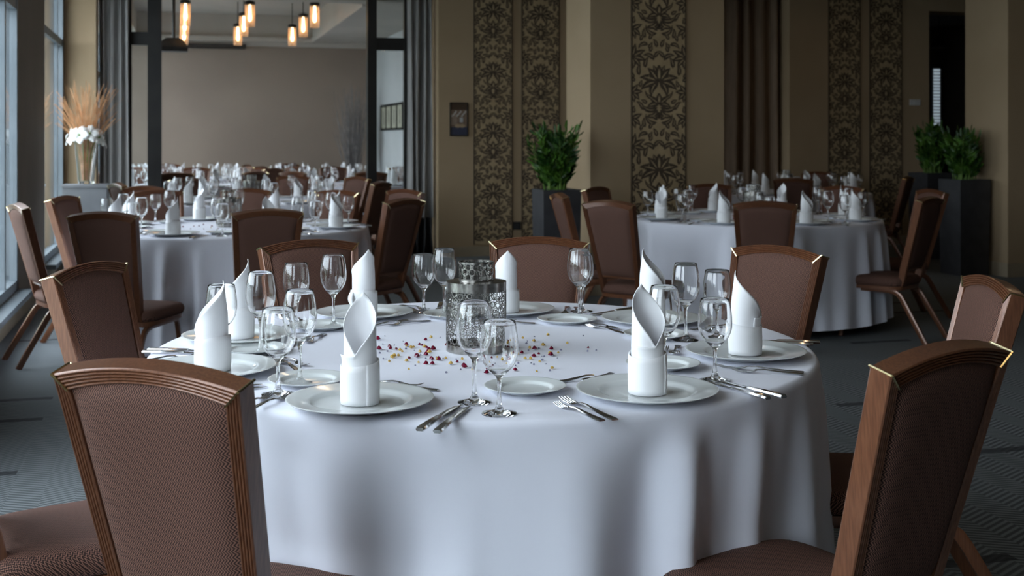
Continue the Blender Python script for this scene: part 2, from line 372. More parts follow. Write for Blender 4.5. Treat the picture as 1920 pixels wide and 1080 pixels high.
def damask(px0, px1, q, label, x0=None, x1=None, z0=.13, z1=CEIL, phase=0.):
    x0 = on_q(px0, q) if x0 is None else x0; x1 = on_q(px1, q) if x1 is None else x1
    W = x1-x0; P = 1.52*W; r = empty('damask_panel', ((x0+x1)/2, q-.002, 0))
    box('backing', damb, -W/2, W/2, -.012, 0, z0, z1, r)
    m = MB(); k0 = int(z0/P)-1
    for k in range(k0, int(z1/P)+3):
        zc = (k+phase)*P
        for qi, (x, y, a, ln, wd, c) in enumerate(MOT):
            pts = leaf(x, y, a, ln, wd, c)
            vs = [(max(-.485, min(.485, p[0]))*W, zc+p[1]*W) for p in pts]
            if min(v[1] for v in vs) < z0+.01 or max(v[1] for v in vs) > z1: continue
            N = len(vs); h = N//2
            m.add([(v[0], -.0125-.00003*qi, v[1]) for v in vs], [(i, i+1, N-2-i, N-1-i) for i in range(h-1)])
    stuff(m.build('flock_motif', damd, r, smooth=False)); m = MB()
    for k in range(k0, int(z1/P)+3):
        zc = (k+phase)*P
        for (x, y, a, ln, wd, c) in MOT:
            pts = leaf(x+math.cos(a)*ln*.2, y+math.sin(a)*ln*.2, a+c*.2, ln*.62, wd*.17, c*.62)
            vs = [(max(-.485, min(.485, p[0]))*W, zc+p[1]*W) for p in pts]
            if min(v[1] for v in vs) < z0+.01 or max(v[1] for v in vs) > z1: continue
            N = len(vs); h = N//2
            m.add([(v[0], -.0168, v[1]) for v in vs], [(i, i+1, N-2-i, N-1-i) for i in range(h-1)])
    stuff(m.build('leaf_veins', damb, r, smooth=False))
    m = MB().box(-W/2, -W/2+.010, -.015, 0, z0, z1).box(W/2-.010, W/2, -.015, 0, z0, z1); m.build('edge_strip', damd, r, smooth=False)
    tag(r, label, 'wall panel', 'damask wall panels')
damask(888, 960, QB, 'dark brown damask wall panel right of the small framed photograph')
damask(978, 1048, QB, 'dark brown damask wall panel behind the bright green potted plant')
xa, xb = on_q(1183, P1[1]), on_q(1285, P1[1])
damask(0, 0, P1[1], 'wide brown damask panel on the front of the free-standing pier', xa, xb, phase=.35)
damask(1553, 1612, QB, 'dim damask wall panel next to the taupe curtain on the back right wall')
damask(1630, 1690, QB, 'dim damask wall panel furthest right on the back wall, beside the light switch')

# ================================================================== CHAIR
def make_chair():
    t = empty('banquet_chair')
    S0 = [(-.085,.340),(-.13,.342),(-.165,.353),(-.190,.378),(-.203,.42),(-.212,.465)]
    S1 = (-.335, .920); n_up = 9
    curve = S0 + [(S0[-1][0]+(S1[0]-S0[-1][0])*i/n_up, S0[-1][1]+(S1[1]-S0[-1][1])*i/n_up) for i in range(1, n_up+1)]
    acc = [0.]
    for a, b in zip(curve, curve[1:]): acc.append(acc[-1]+math.hypot(b[0]-a[0], b[1]-a[1]))
    ST = acc[-1]; S52 = acc[5]
    def at(s):
        i = 0
        while i < len(acc)-2 and s > acc[i+1]: i += 1
        k = (s-acc[i])/(acc[i+1]-acc[i]); a, b = curve[i], curve[i+1]
        def tan(j):
            a_, b_ = curve[max(0, j-1)], curve[min(len(curve)-1, j+1)]; L = math.hypot(b_[0]-a_[0], b_[1]-a_[1]); return ((b_[0]-a_[0])/L, (b_[1]-a_[1])/L)
        kk = max(0, min(1, k)); t0, t1 = tan(i), tan(i+1); ty, tz = t0[0]+(t1[0]-t0[0])*kk, t0[1]+(t1[1]-t0[1])*kk; L = math.hypot(ty, tz)
        return (a[0]+(b[0]-a[0])*k, a[1]+(b[1]-a[1])*k, -tz/L, ty/L)     # point and backward normal
    def M(x, s, v):
        y, z, ny, nz = at(s); return (x, y+ny*v, z+nz*v)
    D2 = .023; FW = .030
    def ow(s): return .150 + (.191-.150)*max(0, min(1, (s-S52+.05)/(ST-S52+.05)))
    NR = 5; prof = []
    for i in range(NR*4+1):
        u = i/(NR*4); prof.append((u, D2 - .0048*(1-abs(math.sin(PI*u*NR)))**1.3 if 0 < i < NR*4 else D2-.003))
    prof = prof + [(u, -v) for u, v in prof[::-1]]
    def section(xi, si, xo, so): return [M(xi+(xo-xi)*u, si+(so-si)*u, v) for u, v in prof]
    AR = .024
    for sg in (-1, 1):
        ss = [acc[i] for i in range(len(acc)-1)]
        secs = [section(sg*(ow(s)-FW), s, sg*ow(s), s) for s in ss] + [section(sg*(ow(ST)-FW), ST-.028, sg*ow(ST), ST)]
        MB().sections(secs).build('back_post', wood, t, sharp=30)
    XO = ow(ST); XI = XO-FW; secs = []
    for i in range(25):
        k = -1+2*i/24; secs.append(section(k*XI, ST-.028+AR*(1-k*k), k*XO, ST+AR*(1-k*k)))
    MB().sections(secs).build('top_rail', wood, t, sharp=30)
    for sg in (-1, 1):
        d = D2+.0006; p = [(sg*XI, ST-.028, d), (sg*XO, ST+.0005, d), (sg*(XO+.0006), ST+.0005, -d), (sg*XI, ST-.028, -d)]
        m = MB(); e = .0024
        for a, b in zip(p, p[1:]):
            A, B = Vector(M(*a)), Vector(M(*b)); m.tube([A, B], e, 5)
        m.build('brass_corner', brass, t)
    # pads
    s_b = S52+.008
    def pad(v0, bul, sgn):
        def f(a, b):
            top = ST-.028+AR*(1-(2*a-1)**2)+.002; s = s_b+(top-s_b)*b; x = (2*a-1)*(ow(min(s, ST))-FW+.001)
            e = (1-abs(2*a-1)**5)*(1-abs(2*b-1)**9); return M(x, s, sgn*(v0+bul*e**.6))
        return f
    P = []
    for sgn, bul, nm in ((1, .024, 'back_pad'), (-1, .020, 'front_pad')):
        o = MB().grid(pad(D2-.008, bul*.72, sgn), 22, 26).build(nm, fab, t, uv=lambda p: (p[0], p[2])); P.append(o)
    s = s_b; secs = [[M(x, s-.012, -.014), M(x, s+.012, -.014), M(x, s+.012, .014), M(x, s-.012, .014)] for x in (-ow(s)+FW, 0, ow(s)-FW)]
    MB().sections(secs).build('lower_rail', wood, t)
    # seat
    def outline(sc, off=0.):
        pts = []
        for i in range(40):
            a = 2*PI*i/40; c, s_ = math.cos(a), math.sin(a); e = .38
            x = math.copysign(abs(c)**e, c); y = math.copysign(abs(s_)**e, s_)
            pts.append(((.205+.018*y+off)*x*sc, (.222+off)*y*sc + .005))
        return pts
    secs = [[(x, y, z) for x, y in outline(k)] for k, z in ((k_, z_-.052) for k_, z_ in ((.93,.409),(.985,.413),(1.01,.428),(1.01,.442),(.985,.457),(.93,.467),(.82,.473),(.6,.477),(.3,.479),(.02,.4795)))]
    MB().sections(secs).build('seat_cushion', fab, t, uv=lambda p: (p[0], p[1]+p[2]), sharp=60)
    secs = [[(x, y, z) for x, y in outline(k)] for k, z in ((.90,.333),(.97,.333),(.975,.357),(.9,.358))]
    MB().sections(secs).build('seat_frame', wood, t)
    for sg in (-1, 1):
        x = sg*.160
        fp = [(x+sg*.022,.205,0),(x+sg*.016,.203,.12),(x+sg*.008,.2,.22),(x,.197,.285),(x,.188,.312),(x,.170,.325)]
        rp = [(x+sg*.02,-.375,0),(x+sg*.014,-.325,.085),(x+sg*.006,-.262,.19),(x,-.212,.275),(x,-.192,.303),(x,-.160,.322),(x,-.13,.325)]
        MB().tube(fp, 0, flat=(.011,.015)).build('leg', wood, t); MB().tube(rp, 0, flat=(.011,.016)).build('leg', wood, t)
        MB().tube([(x,.172,.325),(x,0,.326),(x,-.132,.325)], 0, flat=(.011,.012)).build('side_rail', wood, t)
    return t
chair0 = make_chair(); chair_used = [False]
def chair(X, Y, tx, ty, label, group, off=.335):       # (X, Y) = view-plan point of the top rail; faces (tx, ty)
    d = Vector((tx-X, ty-Y)).normalized(); sx, sy = X+d.x*off, Y+d.y*off
    p = C(sx, sy); f = (d.x*CO+d.y*SI, -d.x*SI+d.y*CO); rz = math.atan2(-f[0], f[1])
    if not chair_used[0]:
        chair_used[0] = True; chair0.location = (*p, 0); chair0.rotation_euler = (0,0,rz); tag(chair0, label, 'chair', group)
    else: dup(chair0, (*p, 0), rz, label, 'chair', group)

# ================================================================== TABLES
TR, TZ = .9, .75
def make_cloth(seed, name, push=()):
    rnd = random.Random(seed); NA, m = 360, MB()
    ph = [rnd.uniform(0, 6.28) for _ in range(6)]
    def fold(a):
        k = 21*a + 1.6*math.sin(2*a+ph[0]) + 1.3*math.sin(3*a+ph[1]) + .8*math.sin(5*a+ph[2])
        amp = .68+.32*math.sin(5*a+ph[3]); s = math.cos(k)
        return amp*(s*.8+.25*math.cos(2*k+.6)) + .25*math.sin(31*a+ph[4])*(.5+.5*math.sin(3*a+ph[5]))
    FO = [fold(2*PI*i/NA) for i in range(NA)]
    rows = [(0., 0., 0)] 
    prof = []
    for r in (.2, .5, .75, .85, .88): prof.append((r, TZ, 0, 0))
    for k in range(1, 6):
        th = k/5*PI/2; prof.append((TR-.018+.018*math.sin(th), TZ-.018+.018*math.cos(th), 0, 0))
    ND = 26
    for k in range(1, ND+1):
        d = k/ND; prof.append((TR, TZ-.018-(TZ-.018-.07)*d, d, 1))
    vs, fs = [(0, 0, TZ)], []
    for r, z, d, w_ in prof:
        for i in range(NA):
            a = 2*PI*i/NA; rr = r
            if w_: 
                rr = r + .010*d + .042*(d**.5)*FO[i]*min(1, d*9.0) + .014*d**.55
                for (pa, pr) in push:
                    da = (a-pa+PI) % (2*PI)-PI; lat = abs(da)*.9
                    if lat < .36:
                        k_ = 1-max(0, min(1, (lat-.21)/.15)); k_ = k_*k_*(3-2*k_)*max(0, min(1, (TZ-.03-z)/.26)); rr = rr-k_*max(0, rr-pr-.03*FO[i])
            vs.append((rr*math.cos(a), rr*math.sin(a), z + (.012*FO[i]*d*d if w_ else 0)))
    for i in range(NA): fs.append((0, 1+i, 1+(i+1) % NA))
    for j in range(len(prof)-1):
        for i in range(NA):
            k = (i+1) % NA; fs.append((1+j*NA+i, 1+(j+1)*NA+i, 1+(j+1)*NA+k, 1+j*NA+k))
    m.add(vs, fs); return m.build(name, cloth, None, sharp=180)
def make_table():
    t = empty('round_table')
    MB().lathe([(0,.715),(.86,.715),(.872,.722),(.872,.742),(.865,.747),(0,.747)], 64).build('table_top', wood, t)
    for i in range(4):
        a = PI/4+i*PI/2; c, s = math.cos(a), math.sin(a)
        MB().tube([(.52*c,.52*s,.715),(.54*c,.54*s,.35),(.56*c,.56*s,0)], .016, 8).build('leg', blackm, t)
    MB().lathe([(.50,.65),(.53,.65),(.53,.715),(.50,.715)], 32).build('apron', wood, t)
    return t
table0 = make_table(); cloth0 = make_cloth(3, 'tablecloth')
CROT = .35
def near_cloth():
    push = []
    for X, Y, l in NEARCH[:2]:
        a, b = C(X-T0[0], Y-T0[1]); push.append((math.atan2(b, a)-CROT, math.hypot(a, b)-.335-.205))
    return make_cloth(3, 'tablecloth', push)

# ---------------------------------------------------------------- tableware prototypes
def proto_plate(name, R):
    k = R/.157
    pr = [(0,.005),(.093,.005),(.099,.006),(.104,.0105),(.108,.0135),(.114,.0147),(.150,.0185),(.155,.0195),(.157,.0185),(.155,.0165),(.120,.0115),(.108,.006),(.094,.0015),(.092,0),(.086,0),(.084,.002),(0,.002)]
    return MB().lathe([(r*k, z*(k*.6+.4)) for r, z in pr], 56).build(name, porc, None, sharp=60)
def proto_glass(H, rb, rr, foot, base):
    hb = base; o = [(0,.0008),(foot*.5,.0005),(foot,.0005),(foot,.0022),(foot*.72,.0045),(foot*.3,.009),(.0062,.017),(.0042,.035),(.0040,hb*.65),(.0046,hb*.86),(.0075,hb*.97)]
    hh = H-hb; n_ = 14
    for i in range(1, n_+1):
        k = i/n_; pk = .48
        if k <= pk: r = rb*math.sin(PI/2*(k/pk)**.72)**.8; 
        else: r = rr+(rb-rr)*math.cos(PI/2*((k-pk)/(1-pk)))**.9
        o.append((max(r, .0085), hb+hh*k))
    inn = [(max(0, r-(.0011 if z < H-.001 else .0009)), z+(.0005 if z > H-.001 else 0)) for r, z in o[11:]][::-1]
    inn = [p for p in inn if p[1] > hb+hh*.06]; inn.append((inn[-1][0]*.55, inn[-1][1]-.0025)); inn.append((0, inn[-1][1]-.0015))
    return MB().lathe(o+inn, 36).build('wine_glass', glassm, None, sharp=60)
def strip(m, st):     # st = (y, halfwidth, z, thickness, x)
    secs = []
    for y, hw, z, th, *x in st:
        x = x[0] if x else 0; secs.append([(x-hw,y,z),(x-hw*.75,y,z-th*.5),(x+hw*.75,y,z-th*.5),(x+hw,y,z),(x+hw*.75,y,z+th*.5),(x-hw*.75,y,z+th*.5)])
    m.sections(secs)
def handle(e, L):
    m = MB(); strip(m, [(-L,.0085,.0020,.0030),(-L+.004,.0095,.0022,.0036),(-L*.6,.0075,.0035,.0036),(-L*.25,.0050,.0065,.0036),(0,.0034,.0095,.0034),(.022,.0034,.0085,.003)]); m.build('handle', steel, e)
def proto_fork(sc=1.):
    e = empty('table_fork'); handle(e, .115*sc); m = MB()
    strip(m, [(.020*sc,.0034,.0085,.003),(.030*sc,.008,.0060,.0025),(.042*sc,.0125*sc,.0035,.0022),(.053*sc,.0128*sc,.0025,.002)])
    for i in range(4):
        x = (-.0098+.00653*i)*sc; strip(m, [(.050*sc,.0022,.0026,.002,x),(.075*sc,.0019,.0040,.0018,x),(.096*sc,.0009,.0085,.0014,x)])
    m.build('tines', steel, e); return e
def proto_spoon():
    e = empty('dessert_spoon'); handle(e, .085); m = MB()
    def f(a, b):
        ang = 2*PI*a; r = b; y = .045+.026*math.cos(ang)*r; x = .0155*math.sin(ang)*r; return (x, y, .0065-.0045*(1-r*r))
    m.grid(f, 20, 5, True); o = m.build('bowl', steel, e); o.modifiers.new('thick', 'SOLIDIFY').thickness = .0012; return e
def proto_knife():
    e = empty('table_knife'); m = MB()
    strip(m, [(-.115,.0080,.0042,.0060),(-.112,.0095,.0046,.0080),(-.06,.0085,.0048,.0080),(-.005,.0065,.0048,.0068),(.002,.0055,.0046,.005)]); m.build('handle', steel, e)
    m = MB(); strip(m, [(.0,.0060,.0044,.003),(.012,.0090,.0040,.0022),(.07,.0095,.0034,.0018),(.10,.0070,.0030,.0015,.0015),(.118,.0015,.0026,.0010,.0050)]); m.build('blade', steel, e); return e
def proto_napkin():
    e = empty('folded_napkin')
    def r0(a): return .0375*(1+.035*math.cos(2*a+.4)+.02*math.cos(3*a))
    def body(u, v):
        ph = (2*u-1)*(PI+1.1); k = max(0, 1-abs(ph)/PI); zt = .106+.128*k**.78
        z = .002 + (zt-.002)*v; over = .0022*(ph/PI)
        r = r0(ph)-.003+over - .0035*k*max(0, (z-.10)/.14); ed = max(0, (v-.86)/.14); r += .0035*ed*ed*(1-k)
        r *= 1-.30*k**2*max(0, (z-.15)/.10)
        return (r*math.sin(ph), r*math.cos(ph), z)
    o = MB().grid(body, 72, 22).build('rolled_body', napm, e, normals=False, sharp=180); o.modifiers.new('thick', 'SOLIDIFY').thickness = .0018
    def cuff(u, v):
        a = u*(2*PI+.35)+2.2; r = r0(a)+.0016+.0018*u + .0012*math.sin(v*PI); return (r*math.sin(a), r*math.cos(a), .001+(.086+.006*math.sin(a+.7))*v)
    o = MB().grid(cuff, 60, 6).build('cuff', napm, e, normals=False, sharp=180); o.modifiers.new('thick', 'SOLIDIFY').thickness = .0022
    return e
def proto_tied():
    e = proto_napkin()
    def tail(u, v):
        a = 2*PI*v; c = (.040+.010*math.sin(PI*u), .0, .088-.062*u); r = .0035+.007*math.sin(PI*u)**.8
        return (c[0]+r*.6*math.cos(a), r*1.3*math.sin(a)+.012*(u-.5), c[2])
    MB().grid(tail, 12, 12).build('tucked_tail', napm, e, sharp=180); return e
PR = {'plate': proto_plate('dinner_plate', .157), 'side': proto_plate('side_plate', .093), 'tall': proto_glass(.218,.0395,.0305,.036,.098), 'short': proto_glass(.192,.0400,.0335,.0365,.080),
      'fork': proto_fork(), 'dfork': proto_fork(.8), 'knife': proto_knife(), 'spoon': proto_spoon(), 'nap': proto_napkin(), 'tied': proto_tied()}
PR['dfork'].name = 'dessert_fork'

# lantern centrepiece
def proto_lantern():
    e = empty('metal_lantern'); R = .081; H0, H1 = .020, .162
    MB().lathe([(0,.0005),(R,.0005),(R,H0),(R-.0015,H0),(R-.0015,.002),(0,.002)], 56).build('base_band', lattice, e)
    MB().lathe([(R-.0015,H1),(R,H1),(R,.186),(.047,.190),(.047,.1885),(R-.0015,.1845)], 56).build('shoulder', lattice, e)
    rnd = random.Random(4)
    def rings(R_, z0, z1, cs):
        m = MB()
        for (u, z, r) in cs:
            n_ = 12; wd = min(.0014, r*.35); secs = []
            for k in range(n_):
                a = 2*PI*k/n_; row = []
                for rr, dv in ((r-wd, 0), (r-wd, .0012), (r+wd*.3, .0012), (r+wd*.3, 0)):
                    uu = u+rr*math.cos(a); zz = max(z0-.001, min(z1+.001, z+rr*math.sin(a))); t_ = uu/R_; row.append(((R_-.001+dv)*math.cos(t_), (R_-.001+dv)*math.sin(t_), zz))
                secs.append(row)
            secs.append(secs[0]); m.sections(secs, cap=False)
        return m
    cs = []; circ = 2*PI*R; tries = 0
    for target in (.0082, .0062, .0046, .0034):
        for _ in range(5200):
            r = target*rnd.uniform(.9, 1.1); u = rnd.uniform(0, circ); z = rnd.uniform(H0+r*.4, H1-r*.4)
            if target > .006 and rnd.random() < .90: continue
            ok = True
            for (a, b, c) in cs:
                du = abs(u-a); du = min(du, circ-du)
                if abs(z-b) < r+c and du*du+(z-b)**2 < (r+c-.0006)**2: ok = False; break
            if ok: cs.append((u, z, r))
    stuff(rings(R, H0, H1, cs).build('ring_lattice', lattice, e, normals=False))
    Rn = .047; cs = []; nn = 14; st = 2*PI*Rn/nn
    for i in range(nn):
        for j, z in enumerate((.2, .2135, .227)): cs.append(((i+.5*(j % 2))*st, z, .0088)); cs.append(((i+.5*((j+1) % 2))*st, z, .0042))
    stuff(rings(Rn, .190, .236, cs).build('neck_lattice', lattice, e, normals=False))
    MB().lathe([(Rn-.0015,.188),(Rn+.0003,.188),(Rn+.0003,.194),(Rn-.0015,.194)], 40).build('neck_ring', lattice, e)
    MB().lathe([(Rn-.0015,.234),(Rn+.0015,.234),(Rn+.0015,.239),(Rn-.0015,.239)], 40).build('rim_ring', lattice, e)
    MB().lathe([(0,.002),(.022,.002),(.022,.018),(.020,.018),(.0,.016)], 24).build('tealight', steel, e)
    return e
PR['lantern'] = proto_lantern()
def gem(mt, nm, s):
    rnd = random.Random(nm); m = MB(); vs = []
    for i in range(2):
        for k in range(5):
            a = 2*PI*k/5+i*.6; r = s*rnd.uniform(.75, 1.1)*(1, .7)[i]; vs.append((r*math.cos(a), r*math.sin(a), s*(.35, 1.0)[i]*rnd.uniform(.9, 1.1)))
    vs += [(0,0,0.0), (0,0,s*1.45)]; fs = []
    for k in range(5):
        j = (k+1) % 5; fs += [(k, j, 5+j), (k, 5+j, 5+k), (10, j, k), (11, 5+k, 5+j)]
    m.add(vs, fs); return m.build(nm, mt, None, smooth=False)
GEMS = [gem(redg, 'red_crystal', .0068), gem(yelg, 'amber_crystal', .0060), gem(clrg, 'clear_crystal', .0036)]
USED = set()
def put(key, x, y, z, rz, label, cat, group):
    o = PR[key]
    if key not in USED:
        USED.add(key); kids(o); o.location = (x, y, z); o.rotation_euler = (0, 0, rz); return tag(o, label, cat, group)
    return dup(o, (x, y, z), rz, label, cat, group)
def setting(X, Y, cX, cY, where, tbl, nap_dir, full=2, rnd=random, ns=.95, gx=0.):
    """a place setting centred on view-plan (X, Y), facing the table centre"""
    p = C(X, Y); c = C(cX, cY); f = Vector((c[0]-p[0], c[1]-p[1])).normalized(); r = Vector((f.y, -f.x)); rz = math.atan2(-f.x, f.y)
    w_ = where
    def at(dr, df): return (p[0]+r.x*dr+f.x*df, p[1]+r.y*dr+f.y*df)
    j = lambda s: rnd.uniform(-s, s)
    put('plate', *p, TZ+.0005, j(3), 'white dinner plate '+w_, 'plate', 'dinner plates on the '+tbl)
    tied = nap_dir is not None and abs(nap_dir) > 140
    nd = (nap_dir if nap_dir is not None else rnd.uniform(-150, 150)); a = -math.radians(nd)-TH
    put('tied' if tied else 'nap', p[0], p[1], TZ+.0065, a, 'standing rolled white napkin '+w_, 'napkin', 'folded napkins on the '+tbl).scale = (1, 1, ns)
    x, y = at(.226+j(.006), .100+j(.008)); x += gx*CO; y -= gx*SI; put('tall', x, y, TZ+.0005, j(3), 'taller wine glass '+w_, 'wine glass', 'wine glasses on the '+tbl)
    x, y = at(.306+j(.006), .022+j(.008)); x += gx*CO; y -= gx*SI; put('short', x, y, TZ+.0005, j(3), 'shorter wine glass '+w_, 'wine glass', 'wine glasses on the '+tbl)
    if full < 1: return
    x, y = at(-.215+j(.01), .185+j(.012)); put('side', x, y, TZ+.0005, j(3), 'small white side plate '+w_, 'plate', 'side plates on the '+tbl)
    x, y = at(-.190, -.045+j(.01)); put('fork', x, y, TZ+.0005, rz+j(.05)-.03, 'inner dinner fork '+w_, 'fork', 'forks on the '+tbl)
    x, y = at(.205, -.055+j(.01)); put('knife', x, y, TZ+.0005, rz+j(.04), 'inner table knife '+w_, 'knife', 'knives on the '+tbl)
    if full < 2: return
    x, y = at(-.224, -.050+j(.01)); put('dfork', x, y, TZ+.0005, rz+.05+j(.05), 'outer starter fork '+w_, 'fork', 'forks on the '+tbl)
    x, y = at(.236, -.065+j(.01)); put('knife', x, y, TZ+.0005, rz+j(.05)+.05, 'outer table knife '+w_, 'knife', 'knives on the '+tbl)
    x, y = at(.02, .185); put('spoon', x, y, TZ+.0005, rz+PI/2+j(.08), 'dessert spoon '+w_, 'spoon', 'dessert spoons on the '+tbl)
    x, y = at(-.02, .215); put('dfork', x, y, TZ+.0005, rz-PI/2+j(.08), 'dessert fork above the plate '+w_, 'fork', 'dessert forks on the '+tbl)
tabs = [0]
def table(X, Y, rz, tbl, lab_t, lab_c):
    p = C(X, Y); i = tabs[0]; tabs[0] += 1
    def put1(o, lab, cat, g):
        o.location = (*p, 0); o.rotation_euler = (0, 0, rz); tag(o, lab, cat, g)
    if i == 0: put1(table0, lab_t, 'table', 'round tables'); put1(near_cloth(), lab_c, 'tablecloth', 'tablecloths'); return
    dup(table0, (*p, 0), rz, lab_t, 'table', 'round tables')
    if i == 1: put1(cloth0, lab_c, 'tablecloth', 'tablecloths')
    else: dup(cloth0, (*p, 0), rz, lab_c, 'tablecloth', 'tablecloths')

# ---------------------------------------------------------------- near table
T0 = (-.078, 3.277)
NEARCH = ((-.605,1.98,'brown chair seen from behind at the lower left, closest to the camera'), (.785,2.15,'dark brown chair seen from behind at the lower right, closest to the camera'),
        (1.30,3.20,'brown chair cut by the right edge of the picture, right of the near table'), (.935,4.15,'brown chair facing the camera at the back right of the near table'),
        (.105,4.53,'brown chair facing the camera directly behind the near table lantern'), (-.756,4.40,'brown chair facing the camera at the back left of the near table'),
        (-1.285,3.57,'dark chair at the left of the near table with shiny arched top rail'), (-1.30,2.62,'chair at the left edge of the picture, only its grey-brown seat in view'))
table(*T0, .35, 'near table', 'round banquet table under the near white cloth in the foreground', 'large white cloth on the near round table, falling in folds to the floor')
NS = [(675,745,8,1.0,'at the front left place of the near table'), (1213,727,-22,1.02,'at the front right place of the near table'), (1398,655,-85,.93,'at the right-hand place of the near table'),
      (1222,594,-70,.95,'at the back right place of the near table'), (950,577,172,.86,'at the back place of the near table'), (683,583,142,.9,'at the back left place of the near table'),
      (447,625,82,.95,'at the rear left place of the near table'), (398,685,72,.93,'at the left place of the near table')]
for (px, py, nd, ns, wh), gx in zip(NS, (0, -.075, -.075, 0, .03, .052, .045, .032)):
    Y = (CAMZ-TZ-.018)*F/(py-HOR); setting((px-960)/F*Y, Y, *T0, wh, 'near table', nd, 2, random, ns, gx)
lc = px2(893, 3.19); put('lantern', *lc, TZ+.0005, .4, 'silver pierced-metal lantern in the middle of the near table', 'lantern', 'metal lanterns')
for (X, Y, l) in NEARCH:
    chair(X, Y, *T0, l, 'chairs around the near table')
GU = set()
def crystal(k, X, Y, tbl, tcx=-.096, tcy=3.19):
    p = C(X, Y); nm = ('dark red', 'pale amber', 'tiny lavender clear')[k]; side = ('left of', 'right of')[X > tcx] if abs(X-tcx) > .09 else 'close in front of' if Y < tcy else 'close behind'; lab = nm+' crystal scattered '+side+' the lantern on the '+tbl
    o = GEMS[k]; rz = random.uniform(0, 6)
    if k not in GU: GU.add(k); o.location = (*p, TZ+.0006); o.rotation_euler = (0,0,rz); tag(o, lab, 'crystal', nm+' crystals on the '+tbl)
    else:
        o = dup(o, (*p, TZ+.0006), rz, lab, 'crystal', nm+' crystals on the '+tbl); s = random.uniform(.6, 1.25); o.scale = (s, s, s)
rnd = random.Random(12); cnt = [0, 0, 0]; goal = (44, 44, 80); lt = ((893-960)/F*3.19, 3.19); 
while sum(cnt) < sum(goal):
    k = [i for i in range(3) if cnt[i] < goal[i]]; k = rnd.choice(k); sp = (.5, .6, 1.)[k]
    cx_, cy_ = rnd.choice(((782, 662), (782, 665), (990, 664), (1000, 655), (890, 672)))
    px, py = rnd.gauss(cx_, 46*sp+12), rnd.gauss(cy_, 14*sp+7)
    if not (628 < py < 722): continue
    Y = (CAMZ-TZ)*F/(py-HOR); X = (px-960)/F*Y
    if math.hypot(X-lt[0], Y-lt[1]) < .095: continue
    crystal(k, X, Y, 'near table'); cnt[k] += 1

# ---------------------------------------------------------------- other tables
WN = ['front', 'front right', 'right', 'back right', 'back', 'back left', 'left', 'front left']
def spread(cX, cY, tbl, a0, full, seed, naps=None):
    rr = random.Random(seed)
    for i in range(8):
        a = math.radians(a0+45*i+rr.uniform(-4, 4)); X = cX+.725*math.sin(a); Y = cY-.725*math.cos(a)
        setting(X, Y, cX, cY, 'at the '+WN[i]+' place of the '+tbl, tbl, naps[i] if naps else rr.uniform(-130, 130), full, rr)
T1, T2, T3, T5 = (-1.84, 7.7), (1.76, 8.6), (-2.42, 11.0), (2.95, 12.75)
L1, L2, L3, L5 = 'left middle table', 'right middle table', 'second left table', 'dim back right table'
table(*T1, 1.3, L1, 'round banquet table under the white cloth left of centre, by the windows', 'white cloth on the left middle table, lit by the windows')
spread(*T1, L1, -14, 1, 5, (75, -40, -70, 80, 100, 60, 70, 95))
table(*T2, 2.2, L2, 'round banquet table under the white cloth at right, in front of the damask pier', 'white cloth on the right middle table before the damask pier')
spread(*T2, L2, -30, 1, 6, (-60, -50, -80, -60, 40, 70, 60, 30))
table(*T3, .2, L3, 'round banquet table behind the left middle table', 'white cloth on the second left table, mostly hidden by chairs'); spread(*T3, L3, 5, 1, 8)
table(*T5, .9, L5, 'round banquet table in the dim back right corner', 'white cloth on the dim back right table below the taupe curtain'); spread(*T5, L5, 12, 0, 9)
for (X, Y), tb in ((T1, L1), (T2, L2), (T3, L3), (T5, L5)):
    x, y = C(X, Y); put('lantern', x, y, TZ+.0005, X, 'silver pierced-metal lantern in the middle of the '+tb, 'lantern', 'metal lanterns')
    if tb in (L1, L2):
        for k in range(26):
            a = random.uniform(0, 6.28); r = random.uniform(.11, .30); crystal(random.choice((0, 0, 1, 2)), X+r*math.cos(a), Y+r*math.sin(a), tb, X, Y)
G1, G2, G3, G5 = ['chairs around the '+x for x in (L1, L2, L3, L5)]
for X, Y, l in ((-2.11,6.1,'pink-brown chair seen from behind at the front left of the left middle table'), (-1.31,6.35,'brown chair seen from behind at the front of the left middle table'),
        (-2.90,6.95,'chair in side view against the windows, its legs splayed on the carpet'), (-2.98,7.85,'dark chair left of the left middle table, beside the window pier'),
        (-2.62,8.75,'chair at the back left of the left middle table'), (-2.02,9.0,'chair with shiny gold-edged top rail at the back of the left middle table'),
        (-1.28,8.75,'chair facing the camera at the back right of the left middle table'), (-.80,8.9,'chair half hidden behind the right-hand chair of the left middle table')):
    chair(X, Y, *T1, l, G1)
chair(-.68, 7.5, -2.34, 8.6, 'brown chair in three-quarter back view at the right of the left middle table', G1)
for X, Y, l in ((.59,7.25,'brown chair seen from behind at the front left of the right middle table'), (.33,8.3,'narrow-looking chair left of the right middle table, before the black planter'),
        (.66,9.35,'dark chair at the back left of the right middle table, beside the pier'), (1.53,7.16,'dark brown chair seen from behind at the front of the right middle table'),
        (2.74,7.75,'dark chair in three-quarter back view at the right of the right middle table'), (3.16,8.9,'chair half hidden behind the right-hand chair of the right middle table'),
        (2.66,9.5,'chair facing the camera at the back right of the right middle table'), (1.66,9.98,'chair facing the camera at the back of the right middle table')):
    chair(X, Y, *T2, l, G2)
for X, Y, l in ((-2.97,9.55,'pink-brown chair between the left middle table and the second left table'), (-3.42,10.25,'chair seen edge-on at the left of the second left table'),
        (-3.2,11.6,'chair at the back left of the second left table, before the black post'), (-1.17,10.6,'chair seen edge-on before the right black post of the opening'),
        (-1.55,11.9,'chair at the back right of the second left table'), (-2.25,12.25,'chair at the back of the second left table')):
    chair(X, Y, *T3, l, G3)
